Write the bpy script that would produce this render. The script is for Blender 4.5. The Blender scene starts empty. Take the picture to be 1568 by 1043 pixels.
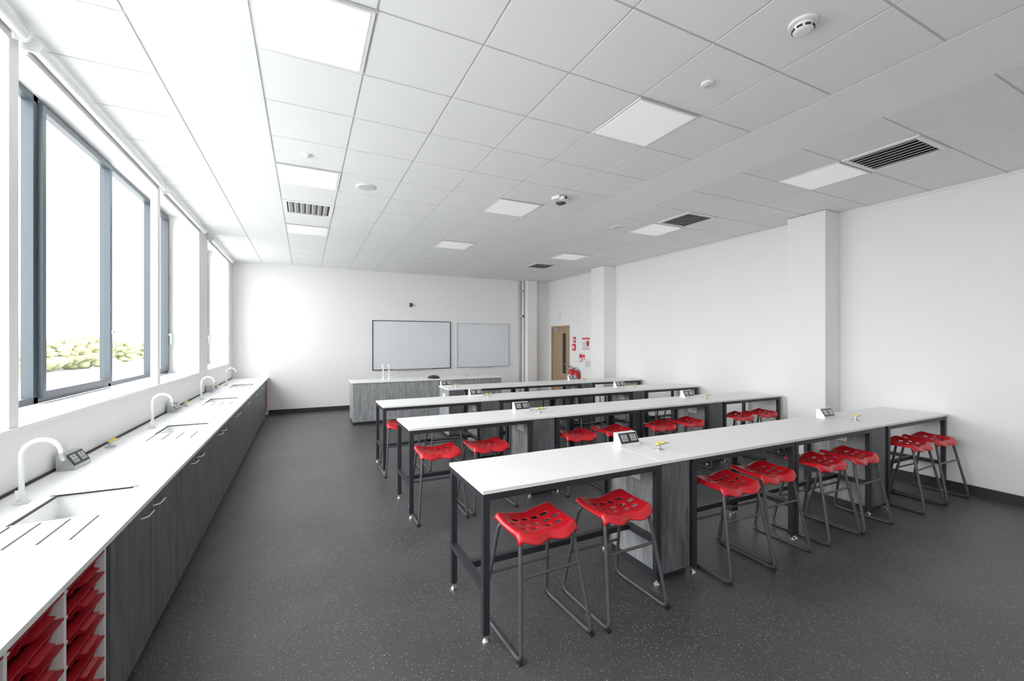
import bpy, math, random
from mathutils import Vector, Matrix
random.seed(4)
sc = bpy.context.scene
D = bpy.data
# ------------------------------------------------------------------ materials
def mat(name, col, rough=0.5, metal=0.0, spec=0.5, emit=0, noise=None, bump=0, coat=0):
    m = D.materials.new(name); m.use_nodes = True
    nt = m.node_tree; b = nt.nodes["Principled BSDF"]
    b.inputs["Base Color"].default_value = (*col, 1)
    b.inputs["Roughness"].default_value = rough
    b.inputs["Metallic"].default_value = metal
    b.inputs["Specular IOR Level"].default_value = spec
    if coat: b.inputs["Coat Weight"].default_value = coat
    if emit:
        b.inputs["Emission Color"].default_value = (1, .985, .96, 1)
        b.inputs["Emission Strength"].default_value = emit
    tc = nt.nodes.new("ShaderNodeTexCoord")
    n = nt.nodes.new("ShaderNodeTexNoise")
    nt.links.new(tc.outputs["Object"], n.inputs["Vector"])
    n.inputs["Scale"].default_value = noise[0] if noise else 6
    amt = noise[1] if noise else .03
    mr = nt.nodes.new("ShaderNodeMixRGB"); mr.blend_type = 'MIX'
    mr.inputs[1].default_value = (*[c*(1-amt) for c in col], 1)
    mr.inputs[2].default_value = (*[min(1, c*(1+amt)) for c in col], 1)
    nt.links.new(n.outputs["Fac"], mr.inputs[0])
    nt.links.new(mr.outputs[0], b.inputs["Base Color"])
    if bump:
        n2 = nt.nodes.new("ShaderNodeTexNoise"); n2.inputs["Scale"].default_value = 180
        nt.links.new(tc.outputs["Object"], n2.inputs["Vector"])
        bp = nt.nodes.new("ShaderNodeBump"); bp.inputs["Strength"].default_value = bump
        bp.inputs["Distance"].default_value = .002
        nt.links.new(n2.outputs["Fac"], bp.inputs["Height"])
        nt.links.new(bp.outputs[0], b.inputs["Normal"])
    return m

def wood(name, c1, c2, scale=(9, 9, 1.2), rough=.5):
    m = D.materials.new(name); m.use_nodes = True
    nt = m.node_tree; b = nt.nodes["Principled BSDF"]; b.inputs["Roughness"].default_value = rough
    tc = nt.nodes.new("ShaderNodeTexCoord"); mp = nt.nodes.new("ShaderNodeMapping")
    mp.inputs["Scale"].default_value = scale
    nt.links.new(tc.outputs["Object"], mp.inputs["Vector"])
    n = nt.nodes.new("ShaderNodeTexNoise"); n.inputs["Scale"].default_value = 2.2
    n.inputs["Detail"].default_value = 9; n.inputs["Distortion"].default_value = 1.3
    nt.links.new(mp.outputs[0], n.inputs["Vector"])
    cr = nt.nodes.new("ShaderNodeValToRGB")
    cr.color_ramp.elements[0].position = .32; cr.color_ramp.elements[0].color = (*c1, 1)
    cr.color_ramp.elements[1].position = .7; cr.color_ramp.elements[1].color = (*c2, 1)
    nt.links.new(n.outputs["Fac"], cr.inputs[0]); nt.links.new(cr.outputs[0], b.inputs["Base Color"])
    return m

M_wall = mat("wall_paint", (.89, .885, .88), .75, noise=(2, .01), bump=.08)
M_ceil = mat("ceiling_tile", (.87, .87, .875), .85, noise=(60, .015), bump=.15)
M_band = mat("ceiling_plaster", (.88, .88, .885), .45, noise=(2, .01))
M_tbar = mat("ceiling_tbar", (.62, .62, .62), .5)
M_lamp = mat("light_diffuser", (.9, .9, .9), .4, emit=.12)
M_trimw = mat("white_trim", (.88, .88, .88), .35)
M_plw = mat("white_plastic", (.84, .84, .83), .35)
M_top = mat("worktop_white", (.89, .89, .88), .35, noise=(40, .008))
M_topedge = mat("worktop_edge", (.5, .51, .51), .45)
M_black = mat("black_steel", (.017, .019, .023), .45)
M_bb = mat("baseboard_vinyl", (.022, .022, .025), .5)
M_chrome = mat("chrome", (.7, .7, .7), .18, metal=1)
M_stub = mat("stool_tube", (.085, .09, .095), .38, metal=.3)
M_red = mat("red_plastic", (.58, .006, .014), .3, noise=(12, .05))
M_trayred = mat("tray_red", (.36, .004, .012), .35, noise=(12, .05))
M_frame = mat("window_frame", (.045, .06, .075), .4)
M_dark = mat("dark_void", (.02, .02, .02), .7)
M_vent = mat("vent_metal", (.55, .55, .54), .45)
M_yel = mat("yellow_plastic", (.78, .62, .06), .4)
M_blackp = mat("black_plastic", (.025, .025, .027), .3)
M_board = mat("whiteboard", (.77, .81, .85), .16, noise=(1, .01))
M_alu = mat("aluminium", (.55, .56, .57), .35, metal=.7)
M_wood = wood("charcoal_wood", (.06, .064, .068), (.15, .155, .16))
M_woodl = wood("grey_and_lit_wood", (.20, .205, .21), (.38, .385, .39))  # desk's own grey; on pedestals it paints the window-lit side
M_oak = wood("oak_door", (.30, .20, .12), (.45, .32, .20), (14, 14, 1))
M_leaf = mat("foliage", (.24, .25, .13), .9, noise=(.6, .35))
M_bark = mat("bark", (.25, .2, .15), .9)
M_ground = mat("pale_ground", (.50, .51, .48), .9, noise=(.1, .1))  # pale grey paving, colour raised to bounce more daylight onto the ceiling
M_paper = mat("paper", (.85, .85, .85), .6)
M_signred = mat("sign_red", (.65, .03, .05), .5)
M_ink = mat("ink", (.25, .25, .27), .6)
M_basin = mat("basin", (.88, .89, .88), .25)

# floor: dark vinyl with fine flecks
def floor_mat():
    m = D.materials.new("floor_vinyl"); m.use_nodes = True
    nt = m.node_tree; L = nt.links; b = nt.nodes["Principled BSDF"]
    tc = nt.nodes.new("ShaderNodeTexCoord")
    n = nt.nodes.new("ShaderNodeTexNoise"); n.inputs["Scale"].default_value = 1.3; n.inputs["Detail"].default_value = 5
    L.new(tc.outputs["Object"], n.inputs["Vector"])
    cr = nt.nodes.new("ShaderNodeValToRGB")
    cr.color_ramp.elements[0].color = (.044, .041, .043, 1); cr.color_ramp.elements[1].color = (.066, .062, .064, 1)
    cr.color_ramp.elements[0].position = .35; cr.color_ramp.elements[1].position = .65
    L.new(n.outputs["Fac"], cr.inputs[0])
    prev = cr.outputs[0]
    for sc_, th, col in ((75, .20, (.36, .36, .36)), (120, .22, (.19, .19, .19)), (90, .2, (.012, .012, .012))):
        v = nt.nodes.new("ShaderNodeTexVoronoi"); v.inputs["Scale"].default_value = sc_
        L.new(tc.outputs["Object"], v.inputs["Vector"])
        lt = nt.nodes.new("ShaderNodeMath"); lt.operation = 'LESS_THAN'; lt.inputs[1].default_value = th
        L.new(v.outputs["Distance"], lt.inputs[0])
        sep = nt.nodes.new("ShaderNodeSeparateColor"); L.new(v.outputs["Color"], sep.inputs[0])
        g = nt.nodes.new("ShaderNodeMath"); g.operation = 'GREATER_THAN'; g.inputs[1].default_value = .6
        L.new(sep.outputs[0], g.inputs[0])
        mu = nt.nodes.new("ShaderNodeMath"); mu.operation = 'MULTIPLY'
        L.new(lt.outputs[0], mu.inputs[0]); L.new(g.outputs[0], mu.inputs[1])
        mx = nt.nodes.new("ShaderNodeMixRGB"); L.new(mu.outputs[0], mx.inputs[0]); L.new(prev, mx.inputs[1])
        mx.inputs[2].default_value = (*col, 1); prev = mx.outputs[0]
    L.new(prev, b.inputs["Base Color"])
    b.inputs["Roughness"].default_value = .40
    bn = nt.nodes.new("ShaderNodeTexNoise"); bn.inputs["Scale"].default_value = 140
    L.new(tc.outputs["Object"], bn.inputs["Vector"])
    bp = nt.nodes.new("ShaderNodeBump"); bp.inputs["Strength"].default_value = .25; bp.inputs["Distance"].default_value = .002
    L.new(bn.outputs["Fac"], bp.inputs["Height"]); L.new(bp.outputs[0], b.inputs["Normal"])
    return m
M_floor = floor_mat()

M_glass = D.materials.new("window_glass"); M_glass.use_nodes = True
nt = M_glass.node_tree; nt.nodes.remove(nt.nodes["Principled BSDF"])
tr = nt.nodes.new("ShaderNodeBsdfTransparent"); gl = nt.nodes.new("ShaderNodeBsdfGlossy"); gl.inputs["Roughness"].default_value = .02
tr.inputs[0].default_value = (.96, .97, .97, 1)
mx = nt.nodes.new("ShaderNodeMixShader"); mx.inputs[0].default_value = .05
nt.links.new(tr.outputs[0], mx.inputs[1]); nt.links.new(gl.outputs[0], mx.inputs[2])
nt.links.new(mx.outputs[0], nt.nodes["Material Output"].inputs[0])

# ------------------------------------------------------------------ mesh builder
def fillet(pts, r, k=5):
    out = [Vector(pts[0])]
    for i in range(1, len(pts)-1):
        a, p, c = Vector(pts[i-1]), Vector(pts[i]), Vector(pts[i+1])
        d1 = min(r, (a-p).length*.48); d2 = min(r, (c-p).length*.48)
        s = p+(a-p).normalized()*d1; e = p+(c-p).normalized()*d2
        for j in range(k+1):
            t = j/k; out.append(s*(1-t)**2+p*2*t*(1-t)+e*t*t)
    out.append(Vector(pts[-1])); return out

class MB:
    def __init__(s): s.V = []; s.F = []; s.M = []; s.S = []; s.mats = []
    def mi(s, m):
        if m not in s.mats: s.mats.append(m)
        return s.mats.index(m)
    def add(s, vs, fs, m, smooth=False):
        o = len(s.V); s.V += [tuple(v) for v in vs]; k = s.mi(m)
        for f in fs: s.F.append([i+o for i in f]); s.M.append(k); s.S.append(smooth)
    def box(s, x0, x1, y0, y1, z0, z1, m):
        vs = [(x, y, z) for z in (z0, z1) for y in (y0, y1) for x in (x0, x1)]
        s.add(vs, [(0, 2, 3, 1), (4, 5, 7, 6), (0, 1, 5, 4), (2, 6, 7, 3), (0, 4, 6, 2), (1, 3, 7, 5)], m)
    def prism(s, prof, axis, a, b, m):
        # prof: list of 2D pts; axis 'x' -> (y,z), 'y' -> (x,z), 'z' -> (x,y)
        def P(p, t): return {'x': (t, p[0], p[1]), 'y': (p[0], t, p[1]), 'z': (p[0], p[1], t)}[axis]
        n = len(prof); vs = [P(p, a) for p in prof]+[P(p, b) for p in prof]
        fs = [tuple(range(n))[::-1], tuple(range(n, 2*n))]+[(i, (i+1) % n, n+(i+1) % n, n+i) for i in range(n)]
        s.add(vs, fs, m)
    def tube(s, pts, r, m, n=10, rad=None):
        pts = [Vector(p) for p in pts]; N = len(pts); vs = []; fs = []
        t0 = (pts[1]-pts[0]).normalized()
        u = t0.cross(Vector((0, 0, 1)))
        if u.length < .01: u = t0.cross(Vector((1, 0, 0)))
        u.normalize()
        for i, p in enumerate(pts):
            t = (pts[min(i+1, N-1)]-pts[max(i-1, 0)]).normalized()
            u = (u-t*u.dot(t)).normalized(); w = t.cross(u)
            rr = rad[i] if rad else r
            for k in range(n):
                a = 2*math.pi*k/n; vs.append(p+(u*math.cos(a)+w*math.sin(a))*rr)
        for i in range(N-1):
            for k in range(n):
                fs.append((i*n+k, i*n+(k+1) % n, (i+1)*n+(k+1) % n, (i+1)*n+k))
        s.add(vs, fs, m, True)
        s.add(vs[:n], [tuple(range(n))[::-1]], m); s.add(vs[-n:], [tuple(range(n))], m)
    def cyl(s, p, q, r, m, n=16, r2=None):
        s.tube([p, q], r, m, n, [r, r if r2 is None else r2])
    def mesh(s, me, m, smooth=True):
        s.add([v.co[:] for v in me.vertices], [tuple(p.vertices) for p in me.polygons], m, smooth)
    def data(s, name):
        me = D.meshes.new(name); me.from_pydata(s.V, [], s.F)
        for m in s.mats: me.materials.append(m)
        me.polygons.foreach_set("material_index", s.M); me.polygons.foreach_set("use_smooth", s.S)
        me.update(); return me
    def obj(s, name, loc=(0, 0, 0), rz=0, bevel=0):
        return place(name, s.data(name), loc, rz, bevel)
def place(name, me, loc=(0, 0, 0), rz=0, bevel=0):
    o = D.objects.new(name, me); sc.collection.objects.link(o); o.location = loc; o.rotation_euler = (0, 0, rz)
    if bevel:
        b = o.modifiers.new("bevel", 'BEVEL'); b.width = bevel; b.segments = 2; b.limit_method = 'ANGLE'
    return o

# ------------------------------------------------------------------ room
XL, XR, YB, YF, H = -1.44, 6.55, 11.10, -1.0, 3.42
XW = -1.92
SILL, HEAD = 1.20, 3.52
OPEN = [(-.6, 7.88), (8.51, 10.65)]
b = MB(); b.box(XW, XR+.2, YF-.2, YB+.2, -.15, 0, M_floor); b.obj("floor")
b = MB()
b.box(XW, XL, YF-.2, YB+.2, 0, SILL-.02, M_wall); b.box(XW, XL, YF-.2, YB+.2, HEAD, H+.3, M_wall)
for y0, y1 in ((YF-.2, OPEN[0][0]), (OPEN[0][1], OPEN[1][0]), (OPEN[1][1], YB+.2)):
    b.box(XW, XL, y0, y1, SILL-.02, HEAD, M_wall)
for y0, y1 in OPEN: b.box(XL-.02, XL, y0, y1, 3.375, HEAD, M_wall)   # blind bulkhead
b.obj("wall_left")
b = MB(); b.box(XL, XR, YB, YB+.2, 0, H+.2, M_wall); b.obj("wall_back")
b = MB(); b.box(XL, XR, YF-.2, YF, 0, H+.2, M_wall); b.obj("wall_front")
DY0, DY1, DH = 9.86, 10.84, 2.10
b = MB(); b.box(XR, XR+.2, YF-.2, DY0, 0, H+.2, M_wall); b.box(XR, XR+.2, DY1, YB+.2, 0, H+.2, M_wall)
b.box(XR, XR+.2, DY0, DY1, DH, H+.2, M_wall); b.obj("wall_right")
for y0, y1 in ((3.27, 3.76), (7.92, 8.41)):
    b = MB(); b.box(6.2, XR, y0, y1, 0, H-.012, M_wall); b.box(6.185, 6.2, y0-.012, y1, 0, .1, M_bb); b.box(6.185, XR, y0-.012, y0, 0, .1, M_bb)
    b.box(6.19, XR, y0-.01, y1+.01, H-.03, H-.012, M_trimw)
    b.obj("wall_column", bevel=.003)
b = MB(); b.box(5.77, 6.07, 10.84, YB, 0, H-.012, M_wall); b.obj("wall_column", bevel=.003)
# pipes by the corner column
b = MB(); b.box(5.60, 5.65, 11.04, YB-.002, .1, H-.012, M_alu); b.box(5.68, 5.73, 11.0, YB-.002, .1, H-.012, M_plw)
b.box(5.59, 5.74, 11.0, YB-.002, 2.35, 2.42, M_alu); b.box(5.59, 5.74, 11.0, YB-.002, 3.1, 3.14, M_alu)
b.obj("pipe_trunking", bevel=.003)
# baseboards
b = MB(); b.box(-.74, 5.77, YB-.015, YB, 0, .1, M_bb); b.box(6.07, XR-.015, YB-.015, YB, 0, .1, M_bb); b.obj("baseboard_back")
b = MB()
for y0, y1 in ((YF, 3.255), (3.76, 7.905), (8.41, 9.80), (10.9, YB)): b.box(XR-.015, XR, y0, y1, 0, .1, M_bb)
b.obj("baseboard_right")
b = MB(); b.box(-.7, XR-.015, YF, YF+.015, 0, .1, M_bb); b.obj("baseboard_front")

# ceiling -------------------------------------------------------------------
gy = [YF]+[2.925+.6*k for k in range(-6, 14)]+[YB]
gxs = [[XL, -.855], [-.255, .345, .945, 1.545, 2.145, 2.745, 3.345], [4.045, 4.645, 5.245, 5.845, 6.445, XR]]
lights = {(x, y) for x in (-.255, 2.145, 4.645) for y in (2.325, 4.725, 7.125, -.075)}
vents = {(4.645, 1.725), (-.255, 5.925), (4.645, 4.125), (4.645, 8.325)}
def near(c, S): return any(abs(c[0]-a) < .02 and abs(c[1]-d) < .02 for a, d in S)
b = MB(); b.box(XL, XR, YF, YB, H, H+.2, M_tbar)
tz = H-.006
for gx in gxs:
    for i in range(len(gx)-1):
        for j in range(len(gy)-1):
            if near((gx[i], gy[j]), lights) or near((gx[i], gy[j]), vents): continue
            g = .0075
            x0, x1, y0, y1 = gx[i]+g, gx[i+1]-g, gy[j]+g, gy[j+1]-g
            if x1-x0 < .03 or y1-y0 < .03: continue
            b.box(x0, x1, y0, y1, tz, H-.0005, M_ceil)
for x0, x1 in ((-.855+.008, -.255-.008), (3.345+.008, 4.045-.008)): b.box(x0, x1, YF, YB, tz, H-.0005, M_band)
b.obj("ceiling")
b = MB()
b.box(XR-.022, XR, YF, 3.27, H-.03, tz, M_trimw); b.box(XR-.022, XR, 3.76, 7.92, H-.03, tz, M_trimw)
b.box(XR-.022, XR, 8.41, YB, H-.03, tz, M_trimw); b.box(XL, XR-.022, YB-.022, YB, H-.03, tz, M_trimw); b.obj("trim_1")
# ceiling light panels
b = MB(); b.box(.008, .592, .008, .592, -.012, -.0005, M_trimw); b.box(.03, .57, .03, .57, -.014, -.012, M_lamp)
b.box(.0, .6, .0, .006, -.02, -.0005, M_vent)
me_l = b.data("ceiling_light_panel")
for (x, y) in sorted(lights): place("ceiling_light_panel", me_l, (x, y, H))
b = MB()
for a0, a1, c0, c1 in ((0.008, .592, .008, .05), (.008, .592, .55, .592), (.008, .05, .05, .55), (.55, .592, .05, .55)):
    b.box(a0, a1, c0, c1, -.016, -.0005, M_trimw)
b.box(.05, .55, .05, .55, -.003, -.0005, M_dark)
for k in range(7):
    x = .065+k*.068
    b.prism([(x, -.018), (x+.018, -.018), (x+.05, -.004), (x+.032, -.004)], 'y', .05, .55, M_vent)
me_v = b.data("air_vent")
for (x, y) in sorted(vents): place("air_vent", me_v, (x, y, H))
# round devices
def disc(name, x, y, r, h, m=M_plw, inner=None):
    b = MB(); b.tube([(0, 0, 0), (0, 0, -h*.5), (0, 0, -h)], r, m, 28, [r, r, r*.8])
    if inner: b.tube([(0, 0, -h), (0, 0, -h-inner[1])], inner[0], inner[2], 20)
    b.obj(name, (x, y, tz-.0005))
b = MB(); b.tube([(0, 0, 0), (0, 0, -.012), (0, 0, -.014)], .07, M_plw, 28, [.07, .07, .06])
b.tube([(0, 0, -.014), (0, 0, -.03), (0, 0, -.032)], .05, M_plw, 24, [.045, .04, .04])
b.tube([(0, 0, -.030), (0, 0, -.048), (0, 0, -.052)], .05, M_plw, 24, [.052, .048, .03])
for k in range(8):
    a = k*math.pi/4+.2; c, s_ = math.cos(a), math.sin(a)
    b.tube([(c*.048-s_*.013, s_*.048+c*.013, -.038), (c*.048+s_*.013, s_*.048-c*.013, -.038)], .007, M_dark, 6)
b.obj("smoke_detector", (2.445, 1.40, tz-.0005))
disc("motion_sensor", 2.44, 2.01, .042, .012, inner=(.02, .012, M_vent))
disc("motion_sensor", 0.02, 4.42, .042, .012, inner=(.02, .02, M_plw))
disc("motion_sensor", 4.95, 6.5, .042, .012, inner=(.02, .012, M_vent))
disc("motion_sensor", 2.5, 9.2, .042, .012, inner=(.02, .02, M_vent))
disc("ceiling_speaker", .62, 5.05, .11, .01, inner=(.085, .002, M_tbar))
disc("ceiling_speaker", 4.30, 5.15, .11, .01, inner=(.085, .002, M_tbar))
b = MB(); b.box(-.09, .09, -.06, .06, -.035, 0, M_plw); b.box(-.06, .03, -.1, -.04, -.05, -.012, M_plw); b.cyl((-.015, -.1, -.03), (-.015, -.115, -.03), .014, M_dark)
b.box(.04, .12, .0, .09, -.055, -.015, M_blackp); b.obj("ceiling_camera_unit", (2.78, 4.40, tz-.0005), .35, .004)

# ------------------------------------------------------------------ windows
XP = -1.82
def window(name, y0, y1, mull, cas):
    b = MB(); x0, x1 = XP-.07, XP; z0, z1 = SILL+.002, HEAD
    b.box(x0, x1, y0, y1, z0, z0+.05, M_frame); b.box(x0, x1, y0, y1, z1-.05, z1, M_frame)
    ms = [y0+.03]+mull+[y1-.03]
    for m in ms: b.box(x0, x1, m-.03, m+.03, z0, z1, M_frame)
    for i in range(len(ms)-1):
        a, c = ms[i]+.03, ms[i+1]-.03
        xx = x0+.034
        b.add([(xx, a, z0+.05), (xx, c, z0+.05), (xx, c, z1-.05), (xx, a, z1-.05)], [(0, 1, 2, 3)], M_glass)
        if i in cas:
            w = .05; X0, X1 = x0+.042, XP+.03
            a -= .006; c += .006; p, q = z0+.04, z1-.04
            b.box(X0, X1, a, a+w, p, q, M_frame); b.box(X0, X1, c-w, c, p, q, M_frame)
            b.box(X0, X1, a+w, c-w, p, p+w, M_frame); b.box(X0, X1, a+w, c-w, q-w, q, M_frame)
            hm = M_alu
            b.box(X1, X1+.03, c-w*.7, c-w*.35, 1.75, 1.78, hm); b.box(X1+.02, X1+.035, c-w*.7, c-w*.35, 1.62, 1.78, hm)
    return b.obj(name, bevel=.002)
window("window_1", -.6, 7.88, [.40, 1.75, 3.10, 4.45, 5.80, 7.13], (0, 2, 4, 6))
window("window_2", 8.51, 10.65, [9.55], (1,))
b = MB(); b.box(XP, -1.425, -.6, 7.88, SILL-.02, SILL, M_trimw); b.obj("trim_2", bevel=.003)
b = MB(); b.box(XP, -1.425, 8.51, 10.65, SILL-.02, SILL, M_trimw); b.obj("trim_3", bevel=.003)
for i, y in enumerate((.9, 3.29, 5.88)):
    b = MB(); b.box(-1.50, -1.435, y-.035, y+.055, SILL, 3.375, M_trimw); b.obj("trim_%d" % (4+i), bevel=.004)
# roller blinds
for y0, y1 in ((-.6, .87), (.93, 3.27), (3.36, 5.86), (5.96, 7.92), (8.45, 10.7)):
    b = MB()
    b.tube([(-1.385, y0+.019, 3.355), (-1.385, y1-.019, 3.355)], .032, M_trimw, 18)
    for y in (y0, y1-.02): b.tube([(-1.385, y, 3.355), (-1.385, y+.02, 3.355)], .04, M_trimw, 18); b.box(-1.435, -1.39, y+.003, y+.017, 3.32, 3.39, M_trimw)
    b.box(-1.425, -1.418, y0+.03, y1-.03, 3.305, 3.355, M_trimw); b.box(-1.428, -1.415, y0+.03, y1-.03, 3.295, 3.308, M_alu)
    b.obj("roller_blind")

# exterior -------------------------------------------------------------------
b = MB(); b.box(-400, -2.5, -200, 500, -4.2, -4, M_ground); b.obj("ground_outside")
import bmesh
bm = bmesh.new(); rnd = random.Random(3)
for k in range(70):
    a = rnd.uniform(0, 6.28); rr = rnd.uniform(.0, 2.3); z = rnd.uniform(.6, 6.0); rr *= 1-abs(z-2.8)/5
    res = bmesh.ops.create_icosphere(bm, subdivisions=2, radius=rnd.uniform(.4, .9), matrix=Matrix.Translation((rr*math.cos(a), rr*math.sin(a), z)))
    for v in res['verts']: v.co += Vector((rnd.uniform(-.12, .12), rnd.uniform(-.12, .12), rnd.uniform(-.12, .12)))
tmp = D.meshes.new("t"); bm.to_mesh(tmp); bm.free()
b = MB(); b.mesh(tmp, M_leaf, True); b.tube([(0, 0, 0), (.05, 0, 2), (0, .05, 4)], .2, M_bark, 8, [.25, .17, .08])
me_t = b.data("tree")
for k in range(44):
    y = 48+k*3.2+rnd.uniform(-1.3, 1.3); x = -42-rnd.uniform(-4, 18)
    o = place("tree", me_t, (x, y, -4), rnd.uniform(0, 6)); s = rnd.uniform(.65, 1.1); o.scale = (s*1.5, s*1.5, s)

# ------------------------------------------------------------------ worktop along windows
TZ = .85
XF = -.735
sinks = [3.12, 5.20, 7.33, 9.45]  # far edge y
b = MB(); z0 = TZ-.022
ys = -.95
SX0, SX1 = -1.19, -.87
for e in sinks:
    s0, s1 = e-.42, e
    b.box(XL+.002, XF, ys, s0, z0, TZ, M_top)
    b.box(XL+.002, SX0, s0, s1, z0, TZ, M_top); b.box(SX1, XF, s0, s1, z0, TZ, M_top)
    ys = s1
    # basin
    zb = TZ-.12
    b.box(SX0, SX1, s0, s1, zb-.01, zb, M_basin)
    b.box(SX0-.012, SX0, s0, s1, zb, z0, M_basin); b.box(SX1, SX1+.012, s0, s1, zb, z0, M_basin)
    b.box(SX0, SX1, s0-.012, s0, zb, z0, M_basin); b.box(SX0, SX1, s1, s1+.012, zb, z0, M_basin)
    # dark strips on the far and wall-side rim
    b.box(SX0-.03, SX1+.02, s1-.008, s1+.004, TZ-.006, TZ+.0012, M_dark)
    b.box(SX0-.008, SX0+.004, s0-.01, s1, TZ-.006, TZ+.0012, M_dark)
    b.cyl((-1.03, e-.21, zb), (-1.03, e-.21, zb+.004), .03, M_chrome)
    for k in range(4):
        x = SX0+.01+k*.10
        b.box(x-.0045, x+.0045, s0-.30, s0-.02, TZ-.004, TZ+.001, M_dark)
b.box(XL+.002, XF, ys, YB-.002, z0, TZ, M_top)
b.obj("sink_worktop")
b = MB(); b.box(XL+.002, XL+.014, -.95, YB-.002, TZ+.0005, TZ+.014, M_dark); b.obj("trim_7")
# base cabinets
def handle(b, x, y, z, L=.13):
    b.tube(fillet([(x, y-L/2, z), (x+.028, y-L/2+.012, z), (x+.028, y+L/2-.012, z), (x, y+L/2, z)], .02), .005, M_chrome, 8)
def cab_open(w, nd):
    b = MB()
    b.box(-1.40, -.777, .001, .018, .08, z0-.001, M_wood); b.box(-1.40, -.777, w-.018, w-.001, .08, z0-.001, M_wood)
    b.box(-1.40, -.777, .018, w-.018, .08, .098, M_wood); b.box(-1.40, -1.385, .018, w-.018, .098, z0-.001, M_wood)
    b.box(-1.38, -.785, .001, w-.001, 0, .08, M_black)
    dw = w/nd
    for i in range(nd):
        b.box(-.776, -.757, i*dw+.003, (i+1)*dw-.003, .07, z0-.012, M_wood)
        handle(b, -.757, (dw-.1) if i == 0 else dw+.1, .765)
    return b.data("base_cabinet")
me_c2 = cab_open(1.08, 2); me_c1 = cab_open(.54, 1)
y = 2.42
for k in range(7): place("base_cabinet", me_c2, (0, y, 0)); y += 1.08
place("base_cabinet", me_c1, (0, y, 0)); y += .54
ye = y
place("base_cabinet", me_c2, (0, .28, 0)); place("base_cabinet", me_c2, (0, -.8, 0))
def trays(w, n):
    b = MB(); t = .018; X0, X1 = -1.38, -.765
    cw = (w-t)/n
    for i in range(n+1):
        b.box(X0, X1, i*cw, i*cw+t, .0, z0-.001, M_plw)
    b.box(X0, X1, t, w, .06, .08, M_plw); b.box(X0, X0+.01, t, w, .08, z0-.001, M_plw)
    b.box(X0, X1-.02, t, w, 0, .06, M_black)
    for i in range(n):
        a, c = i*cw+t+.006, (i+1)*cw-.006
        for k in range(8):
            z = .095+k*.09
            b.box(X0+.05, X1, a-.006, a+.006, z+.052, z+.060, M_plw); b.box(X0+.05, X1, c-.006, c+.006, z+.052, z+.060, M_plw)
            # tray body with open top, sloping front, lip and finger pull
            g = .012
            b.box(X0+.08, X1-.03, a+g, c-g, z, z+.004, M_trayred)
            b.box(X0+.08, X1-.03, a+g, a+g+.003, z, z+.06, M_trayred); b.box(X0+.08, X1-.03, c-g-.003, c-g, z, z+.06, M_trayred)
            b.prism([(X1-.034, z), (X1-.03, z), (X1-.008, z+.068), (X1-.014, z+.068)], 'y', a+g, c-g, M_trayred)
            b.box(X1-.03, X1+.004, a+.002, c-.002, z+.062, z+.070, M_trayred)
            m_ = (a+c)/2
            b.prism([(X1-.02, z+.018), (X1+.016, z+.03), (X1+.018, z+.036), (X1-.012, z+.044)], 'y', m_-.06, m_+.06, M_trayred)
            b.prism([(X1-.03, z+.004), (X1-.005, z+.058), (X1+.003, z+.058), (X1-.02, z+.004)], 'y', m_-.075, m_-.06, M_trayred)
            b.prism([(X1-.03, z+.004), (X1-.005, z+.058), (X1+.003, z+.058), (X1-.02, z+.004)], 'y', m_+.06, m_+.075, M_trayred)
    return b.data("tray_storage_unit")
place("tray_storage_unit", trays(1.03, 3), (0, 1.37, 0))
place("tray_storage_unit", trays(YB-.01-ye-.01, 1), (0, ye+.005, 0))

# taps ------------------------------------------------------------------------
b = MB()
b.tube([(0, 0, 0), (0, 0, .008), (0, 0, .012)], .03, M_plw, 20, [.03, .03, .024])
b.tube([(0, 0, .012), (0, 0, .055), (0, 0, .065)], .02, M_plw, 16, [.021, .02, .012])
arc = [(0, 0, .06), (0, 0, .24)]+[(.075-.075*math.cos(a), 0, .24+.075*math.sin(a)) for a in [math.pi*k/12 for k in range(1, 12)]]+[(.152, 0, .235)]
b.tube(arc, .0115, M_plw, 12)
b.tube([(.152, 0, .24), (.154, 0, .212), (.155, 0, .195)], .012, M_alu, 12, [.0135, .0135, .007])
b.tube([(0, -.018, .035), (0, -.04, .035)], .011, M_plw, 12); b.tube([(0, -.04, .03), (0, -.045, .075)], .006, M_plw, 8)
me_tap = b.data("sink_tap")
for e in sinks: place("sink_tap", me_tap, (-1.30, e-.07, TZ+.0014), 0)
# sockets pods / gas taps
def pod(w=.19, body=M_plw):
    b = MB(); d = .09; h = .10
    b.prism([(-d/2, 0), (d/2, 0), (d/2, h), (.005, h), (-d/2, .02)], 'x', -w/2, w/2, body)
    # tilted face plate facing -Y
    A = Vector((0, -d/2, .02)); B = Vector((0, .005, h)); n = Vector((0, -(B-A).z, (B-A).y)).normalized()
    def plate(x0, x1, s0, s1, th, m, base=0):
        P = []
        for off in (base, base+th):
            for x in (x0, x1):
                for s_ in (s0, s1):
                    q = A+(B-A)*s_+n*off; P.append((x, q.y, q.z))
        b.add(P, [(0, 1, 3, 2), (4, 6, 7, 5), (0, 4, 5, 1), (2, 3, 7, 6), (0, 2, 6, 4), (1, 5, 7, 3)], m)
    plate(-w/2+.008, w/2-.008, .06, .94, .004, M_blackp)
    for sx in (-1, 1):
        c = sx*w*.23
        plate(c-.03, c+.03, .22, .8, .002, M_alu, .004)
        plate(c-.003, c+.003, .6, .72, .001, M_dark, .006); plate(c-.015, c-.009, .35, .45, .001, M_dark, .006); plate(c+.009, c+.015, .35, .45, .001, M_dark, .006)
    return b.data("power_socket_pod")
me_pod = pod(); me_pods = pod(.2, M_alu)
b = MB()
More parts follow.
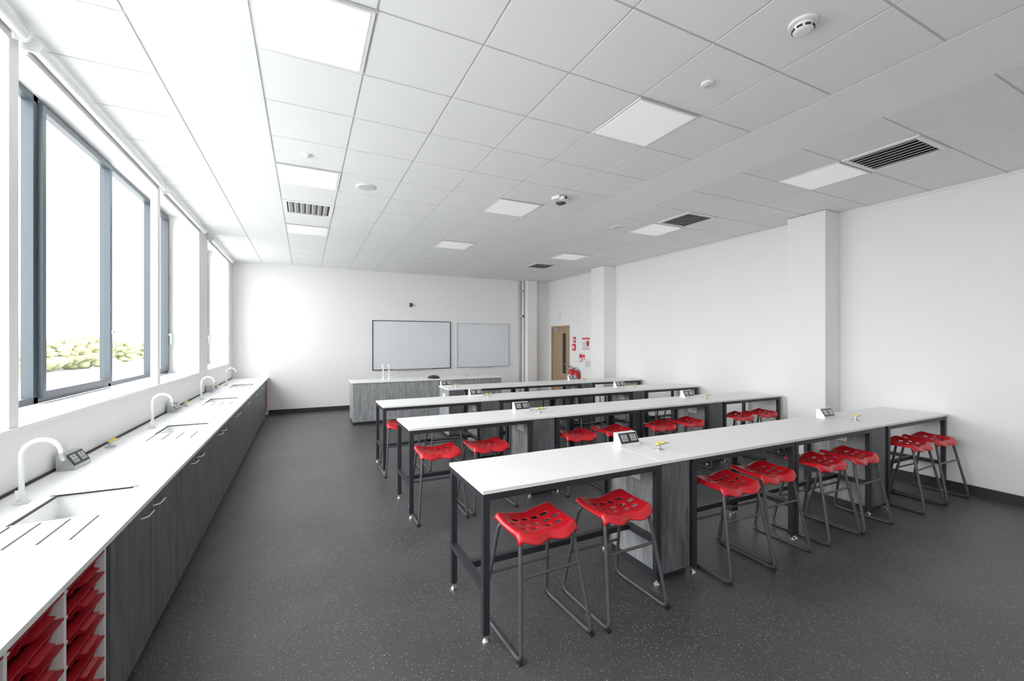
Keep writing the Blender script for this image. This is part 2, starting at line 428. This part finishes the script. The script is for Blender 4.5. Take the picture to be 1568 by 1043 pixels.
b.tube([(0, 0, 0), (0, 0, .006), (0, 0, .01)], .03, M_alu, 20, [.032, .032, .024]); b.tube([(0, 0, .01), (0, 0, .05), (0, 0, .055)], .012, M_alu, 14, [.013, .013, .008])
for sx in (-1, 1):
    b.tube([(0, 0, .04), (sx*.03, -.01, .04), (sx*.055, -.018, .042)], .007, M_alu, 10)
    b.tube([(sx*.055, -.018, .042), (sx*.095, -.034, .045)], .005, M_alu, 10, [.0065, .004])
    b.box(sx*.035-.007, sx*.035+.007, -.028, .008, .052, .060, M_yel); b.cyl((sx*.035, -.01, .04), (sx*.035, -.01, .056), .008, M_yel, 10)
me_gas = b.data("gas_tap")
for e in (3.78, 6.2, 8.35): place("power_socket_pod", me_pods, (-1.365, e, TZ+.0014), math.pi/2-.05)
for e in (4.35, 6.65, 8.8): place("gas_tap", me_gas, (-1.36, e, TZ+.0014), math.pi/2)

# ------------------------------------------------------------------ benches
DEP = .61
def bench(w):
    b = MB(); L = .038
    b.box(0, w, 0, DEP, TZ-.02, TZ, M_top); b.box(0.001, w-.001, .001, DEP-.001, TZ-.0205, TZ-.02, M_topedge)
    zt = TZ-.0206; i0 = .004
    for x in (i0, w-i0-L):
        for y in (i0, DEP-i0-L):
            b.box(x, x+L, y, y+L, .045, zt, M_black)
            b.cyl((x+L/2, y+L/2, .018), (x+L/2, y+L/2, .05), .007, M_chrome, 10)
            b.tube([(x+L/2, y+L/2, 0), (x+L/2, y+L/2, .008), (x+L/2, y+L/2, .02)], .02, M_chrome, 14, [.021, .021, .009])
        b.box(x, x+L, i0+L, DEP-i0-L, zt-.038, zt, M_black)
        b.box(x, x+L, i0+L, DEP-i0-L, .28, .318, M_black)
    for y in (i0, DEP-i0-L): b.box(i0+L, w-i0-L, y, y+L, zt-.038, zt, M_black)
    b.box(i0+L, w-i0-L, DEP/2-.019, DEP/2+.019, .28, .318, M_black)
    return b.data("lab_bench")
def pedestal(w):
    b = MB(); b.box(0, w, 0, DEP, TZ-.02, TZ, M_top)
    b.box(.01, w-.01, .03, DEP-.03, .06, TZ-.0205, M_woodl)  # same wood as the fronts; lighter tone paints window light on sides
    b.box(.012, w-.012, .018, .03, .06, TZ-.03, M_wood); b.box(.012, w-.012, DEP-.03, DEP-.018, .06, TZ-.03, M_wood)
    b.box(.02, w-.02, .05, DEP-.05, 0, .06, M_black)
    # socket outlet on the side
    b.box(.002, .01, .22, .37, .66, .745, M_plw); b.box(-.001, .002, .24, .35, .675, .73, M_plw)
    return b.data("service_pedestal")
cache = {}
def put_bench(x0, x1, y):
    w = round(x1-x0-.004, 3)
    if w not in cache: cache[w] = bench(w)
    place("lab_bench", cache[w], (x0+.002, y, 0), 0, .0015)
me_ped = pedestal(.296)
rows = [2.18, 4.02, 5.52, 7.0]
for r, y in enumerate(rows):
    if r < 3: put_bench(.88, 2.20, y)
    place("service_pedestal", me_ped, (2.202, y, 0), 0, .0015)
    put_bench(2.50, 3.71, y); put_bench(3.71, 4.92, y)
    place("service_pedestal", me_ped, (4.922, y, 0), 0, .0015)
    put_bench(5.22, 6.46 if r else 6.50, y)
    for px in (2.30, 5.03):
        place("power_socket_pod", me_pod, (px, y+.47, TZ), .0); place("gas_tap", me_gas, (px+.12, y+.25, TZ), .25)

# ------------------------------------------------------------------ stools
def seat_mesh():
    nx, ny = 32, 26
    bm = bmesh.new(); g = {}
    for i in range(nx+1):
        for j in range(ny+1):
            u = -1+2*i/nx; v = -1+2*j/ny
            # wavy outline: two thigh lobes and a centre notch on each long edge, hand notch on the sides
            lobe = .5-.5*math.cos(2*math.pi*min(1, abs(u)))
            x = .218*u*math.sqrt(1-.14*v*v)*(1-.05*math.cos(v*math.pi/2)*abs(u)**3)
            y = .172*v*math.sqrt(1-.16*u*u)
            y += (.022*lobe-.012*math.exp(-(u/.22)**2))*abs(v)**3*(1 if v > 0 else -1)
            z = .612+.040*abs(u)**2.0-.010*(1-u*u)*(1-v*v)
            z += .020*max(0, v)**2+.010*math.exp(-(u/.25)**2)*max(0, -v)
            e = max(0, abs(u)-.84)/.16; z -= .040*e*e
            e = max(0, abs(v)-.76)/.24; z -= (.050 if v < 0 else .030)*e*e
            g[i, j] = bm.verts.new((x, y, z))
    holes = set()
    def hole(ci, cj, w=2, h=2):
        for a in range(w):
            for c in range(h): holes.add((ci+a, cj+c))
    for ci in (6, 23): hole(ci, 7, 3, 2)
    for ci in (11, 18): hole(ci, 7, 3, 2)
    for ci in (4, 9, 14, 20, 25): hole(ci, 12, 3, 2)
    for ci in (7, 12, 17, 22): hole(ci, 17, 3, 2)
    for i in range(nx):
        for j in range(ny):
            if (i, j) in holes: continue
            bm.faces.new((g[i, j], g[i+1, j], g[i+1, j+1], g[i, j+1]))
    me = D.meshes.new("s"); bm.to_mesh(me); bm.free()
    o = D.objects.new("s", me); sc.collection.objects.link(o)
    s = o.modifiers.new("s", 'SOLIDIFY'); s.thickness = .010; s.offset = -1
    u = o.modifiers.new("u", 'SUBSURF'); u.levels = 1
    dg = bpy.context.evaluated_depsgraph_get(); dg.update()
    out = D.meshes.new_from_object(o.evaluated_get(dg)); D.objects.remove(o); return out
b = MB(); b.mesh(seat_mesh(), M_red)
R = .0115
for sx in (-1, 1):
    p = [(sx*.085, .10, .592), (sx*.175, .125, .598), (sx*.232, .24, R), (sx*.232, -.24, R), (sx*.175, -.125, .598), (sx*.085, -.10, .592)]
    b.tube(fillet(p, .06, 6), R, M_stub, 10)
    for y in (.22, -.22): b.box(sx*.232-.014, sx*.232+.014, y-.02, y+.02, 0, .012, M_black)
def legpt(z, sy):
    t = (.598-z)/(.598-R); return (.175+(.232-.175)*t, sy*(.125+(.24-.125)*t))
for sy, z in ((-1, .40), (1, .27)):
    x, y = legpt(z, sy); b.tube([(-x, y, z), (x, y, z)], .009, M_stub, 10)
b.box(-.10, .10, -.115, -.085, .580, .598, M_blackp); b.box(-.10, .10, .085, .115, .580, .598, M_blackp)
me_stool = b.data("stool")
rs = random.Random(8)
def stool(x, y, a=0): place("stool", me_stool, (x, y, 0), a)
for x in (1.225, 1.80, 2.86, 3.37, 4.07, 4.58, 5.60, 6.12): stool(x, 2.215+rs.uniform(-.02, .03), rs.uniform(-.05, .05))
for x in (1.16, 1.68, 2.78, 3.30, 4.0, 4.52, 5.50, 6.05): stool(x, 4.07+rs.uniform(-.02, .03), rs.uniform(-.05, .05))
for x in (1.12, 1.68, 2.80, 3.32, 4.0, 4.52, 5.50, 6.05): stool(x, 5.57+rs.uniform(-.02, .03), rs.uniform(-.05, .05))
for x in (2.80, 3.32, 4.0, 4.52, 5.50, 6.05): stool(x, 7.05+rs.uniform(-.02, .03), rs.uniform(-.05, .05))

# ------------------------------------------------------------------ teacher desk
b = MB(); X0, X1, Y0, Y1 = .85, 4.07, 8.94, 9.60
b.box(X0-.02, X1+.02, Y0-.02, Y1, TZ-.022, TZ, M_top)
b.box(X0, X1, Y0+.02, Y1-.02, .08, TZ-.0225, M_woodl)
n = 5; w = (X1-X0)/n
for i in range(n): b.box(X0+i*w+.002, X0+(i+1)*w-.002, Y0, Y0+.02, .06, TZ-.03, M_woodl)
b.box(X0+.01, X1-.01, Y0+.03, Y1-.03, 0, .08, M_black)
b.obj("teacher_desk", bevel=.002)
place("sink_tap", me_tap, (1.50, 9.35, TZ), math.pi/2)
place("sink_tap", me_tap, (1.62, 9.35, TZ), math.pi/2)
b = MB(); b.tube([(0, 0, 0), (0, 0, .03), (0, 0, .06), (0, 0, .07)], .1, M_blackp, 24, [.14, .13, .08, .03]); b.obj("cable_cover", (2.55, 9.2, TZ))
place("gas_tap", me_gas, (3.3, 9.2, TZ)); place("gas_tap", me_gas, (3.55, 9.2, TZ))

# ------------------------------------------------------------------ boards
def board(name, x0, x1, z0_, z1_, fm, fw):
    b = MB(); yb = YB-.004
    b.box(x0, x1, yb-.02, yb, z0_, z1_, M_board)
    for a in ((x0-fw, x1+fw, z1_, z1_+fw), (x0-fw, x1+fw, z0_-fw, z0_), (x0-fw, x0, z0_, z1_), (x1, x1+fw, z0_, z1_)):
        b.box(a[0], a[1], yb-.03, yb, a[2], a[3], fm)
    b.box(x0+.5, x1-.5, yb-.075, yb-.03, z0_-fw, z0_-fw+.012, M_alu)
    return b.obj(name, bevel=.001)
board("interactive_whiteboard", 1.53, 3.52, .95, 2.17, M_black, .018)
board("whiteboard", 3.735, 5.26, .96, 2.14, M_alu, .015)
b = MB(); b.box(-.035, .035, -.02, 0, -.05, .05, M_blackp); b.tube([(0, -.02, 0), (0, -.06, 0)], .03, M_blackp, 16); b.box(-.03, .03, -.1, -.05, -.03, .03, M_blackp)
b.obj("wall_camera", (2.47, YB, 2.60), bevel=.003)

# ------------------------------------------------------------------ door and wall items
b = MB(); fw = .05
DA, DB = DY0+.002, DY1-.002
b.box(XR-.002, XR+.13, DA, DA+fw, 0.001, DH-.002, M_oak); b.box(XR-.002, XR+.13, DB-fw, DB, 0.001, DH-.002, M_oak); b.box(XR-.002, XR+.13, DA+fw, DB-fw, DH-fw, DH-.002, M_oak)
a, c = DA+fw+.004, DB-fw-.004; xd0, xd1 = XR+.02, XR+.065
v0, v1, q0, q1 = a+.16, a+.34, .75, 1.88
b.box(xd0, xd1, a, v0, .008, DH-fw-.004, M_oak); b.box(xd0, xd1, v1, c, .008, DH-fw-.004, M_oak)
b.box(xd0, xd1, v0, v1, .008, q0, M_oak); b.box(xd0, xd1, v0, v1, q1, DH-fw-.004, M_oak)
b.box(xd0+.015, xd1-.015, v0, v1, q0, q1, M_blackp)
b.tube(fillet([(xd0, a+.07, 1.03), (xd0-.05, a+.07, 1.03), (xd0-.05, a+.19, 1.03)], .02), .009, M_chrome, 10)
b.cyl((xd0, a+.07, 1.03), (xd0-.008, a+.07, 1.03), .026, M_chrome)
b.box(xd0-.05, xd0, a+.5, a+.72, DH-fw-.09, DH-fw-.02, M_alu)
b.obj("door_1", bevel=.002)
b = MB(); b.box(XR+.205, XR+.25, DY0-.1, DY1+.1, 0, DH+.1, M_wall); b.obj("wall_corridor")
def wall_item(name, y, z, w, h, parts, t=.006):
    b = MB(); b.box(-t, -.0005, -w/2, w/2, -h/2, h/2, parts[0])
    for (a0, a1, c0, c1, m) in parts[1]: b.box(-t-.0015, -t, (a0-.5)*w, (a1-.5)*w, (c0-.5)*h, (c1-.5)*h, m)
    return b.obj(name, (XR, y, z))
lines = [(.1, .9, .12+.09*k, .15+.09*k, M_ink) for k in range(6)]
wall_item("fire_action_notice", 9.10, 1.60, .34, .30, (M_paper, [(0, 1, .86, 1, M_signred), (0, 1, .0, .05, M_signred), (.1, .4, .3, .75, M_signred)]+lines))
wall_item("fire_safety_sign", 9.62, 1.70, .12, .16, (M_signred, [(.3, .7, .3, .7, M_paper)]))
wall_item("fire_call_point", 9.62, 1.50, .12, .18, (M_signred, [(.2, .8, .25, .7, M_paper)]), .04)
wall_item("extinguisher_sign", 9.33, 1.22, .13, .2, (M_signred, [(.15, .85, .1, .5, M_paper)]))
wall_item("extinguisher_sign", 9.20, 1.24, .10, .14, (M_signred, [(.15, .85, .1, .5, M_paper)]))
wall_item("wall_notice", 9.02, 1.08, .26, .22, (M_paper, [(.1, .9, .15+.12*k, .19+.12*k, M_ink) for k in range(6)]))
wall_item("light_switch", 9.60, 1.1, .09, .09, (M_plw, [(.35, .65, .3, .7, M_trimw)]), .01)
b = MB(); b.tube([(0, 0, 0), (-.03, 0, 0), (-.05, 0, 0)], .06, M_plw, 24, [.065, .065, .05]); b.box(-.035, 0, -.04, .04, -.16, -.05, M_plw); b.obj("alarm_sounder", (XR, 10.37, 2.40), bevel=.003)
for dy, s in ((9.62, 1.0), (9.40, .9)):
    b = MB()
    b.tube([(0, 0, 0), (0, 0, .02), (0, 0, .40), (0, 0, .45), (0, 0, .47)], .08, M_red, 24, [.07, .08, .08, .05, .025])
    b.cyl((0, 0, .47), (0, 0, .52), .022, M_chrome); b.box(-.09, .02, -.012, .012, .53, .545, M_blackp); b.box(-.08, .02, -.012, .012, .50, .512, M_blackp)
    b.tube(fillet([(.02, 0, .49), (.05, -.05, .48), (.04, -.09, .3), (.02, -.09, .1)], .04), .009, M_blackp, 8)
    b.box(.075, .10, -.04, .04, .1, .42, M_signred)
    b.box(-.082, -.06, -.05, .05, .15, .32, M_paper)
    b.obj("fire_extinguisher", (XR-.10, dy, .45 if s == 1 else .42))

# ------------------------------------------------------------------ light
w = D.worlds.new("sky"); sc.world = w; w.use_nodes = True
wn = w.node_tree; bg = wn.nodes["Background"]
tc = wn.nodes.new("ShaderNodeTexCoord"); sp = wn.nodes.new("ShaderNodeSeparateXYZ"); wn.links.new(tc.outputs["Generated"], sp.inputs[0])
cr = wn.nodes.new("ShaderNodeValToRGB"); cr.color_ramp.elements[0].position = 0; cr.color_ramp.elements[0].color = (.985, .985, .985, 1)
cr.color_ramp.elements[1].position = .8; cr.color_ramp.elements[1].color = (.94, .965, 1, 1)
wn.links.new(sp.outputs[2], cr.inputs[0]); wn.links.new(cr.outputs[0], bg.inputs[0]); bg.inputs[1].default_value = 5.0
for y0, y1 in OPEN:
    l = D.lights.new("portal", 'AREA'); l.shape = 'RECTANGLE'; l.size = HEAD-SILL; l.size_y = y1-y0
    l.cycles.is_portal = True
    o = D.objects.new("window_daylight_portal", l); sc.collection.objects.link(o)
    o.location = (-1.91, (y0+y1)/2, (SILL+HEAD)/2); o.rotation_euler = (0, -math.pi/2, 0)

sc.view_settings.view_transform = 'Standard'
sc.view_settings.exposure = 0.90
sc.view_settings.gamma = 1.10
cam = D.cameras.new("camera"); cam.lens = 15; cam.sensor_width = 36; cam.clip_start = .02; cam.clip_end = 1000
co = D.objects.new("camera", cam); sc.collection.objects.link(co); co.location = (0, 0, 1.68)
co.rotation_euler = (math.pi/2, 0, -math.radians(25.9)); sc.camera = co
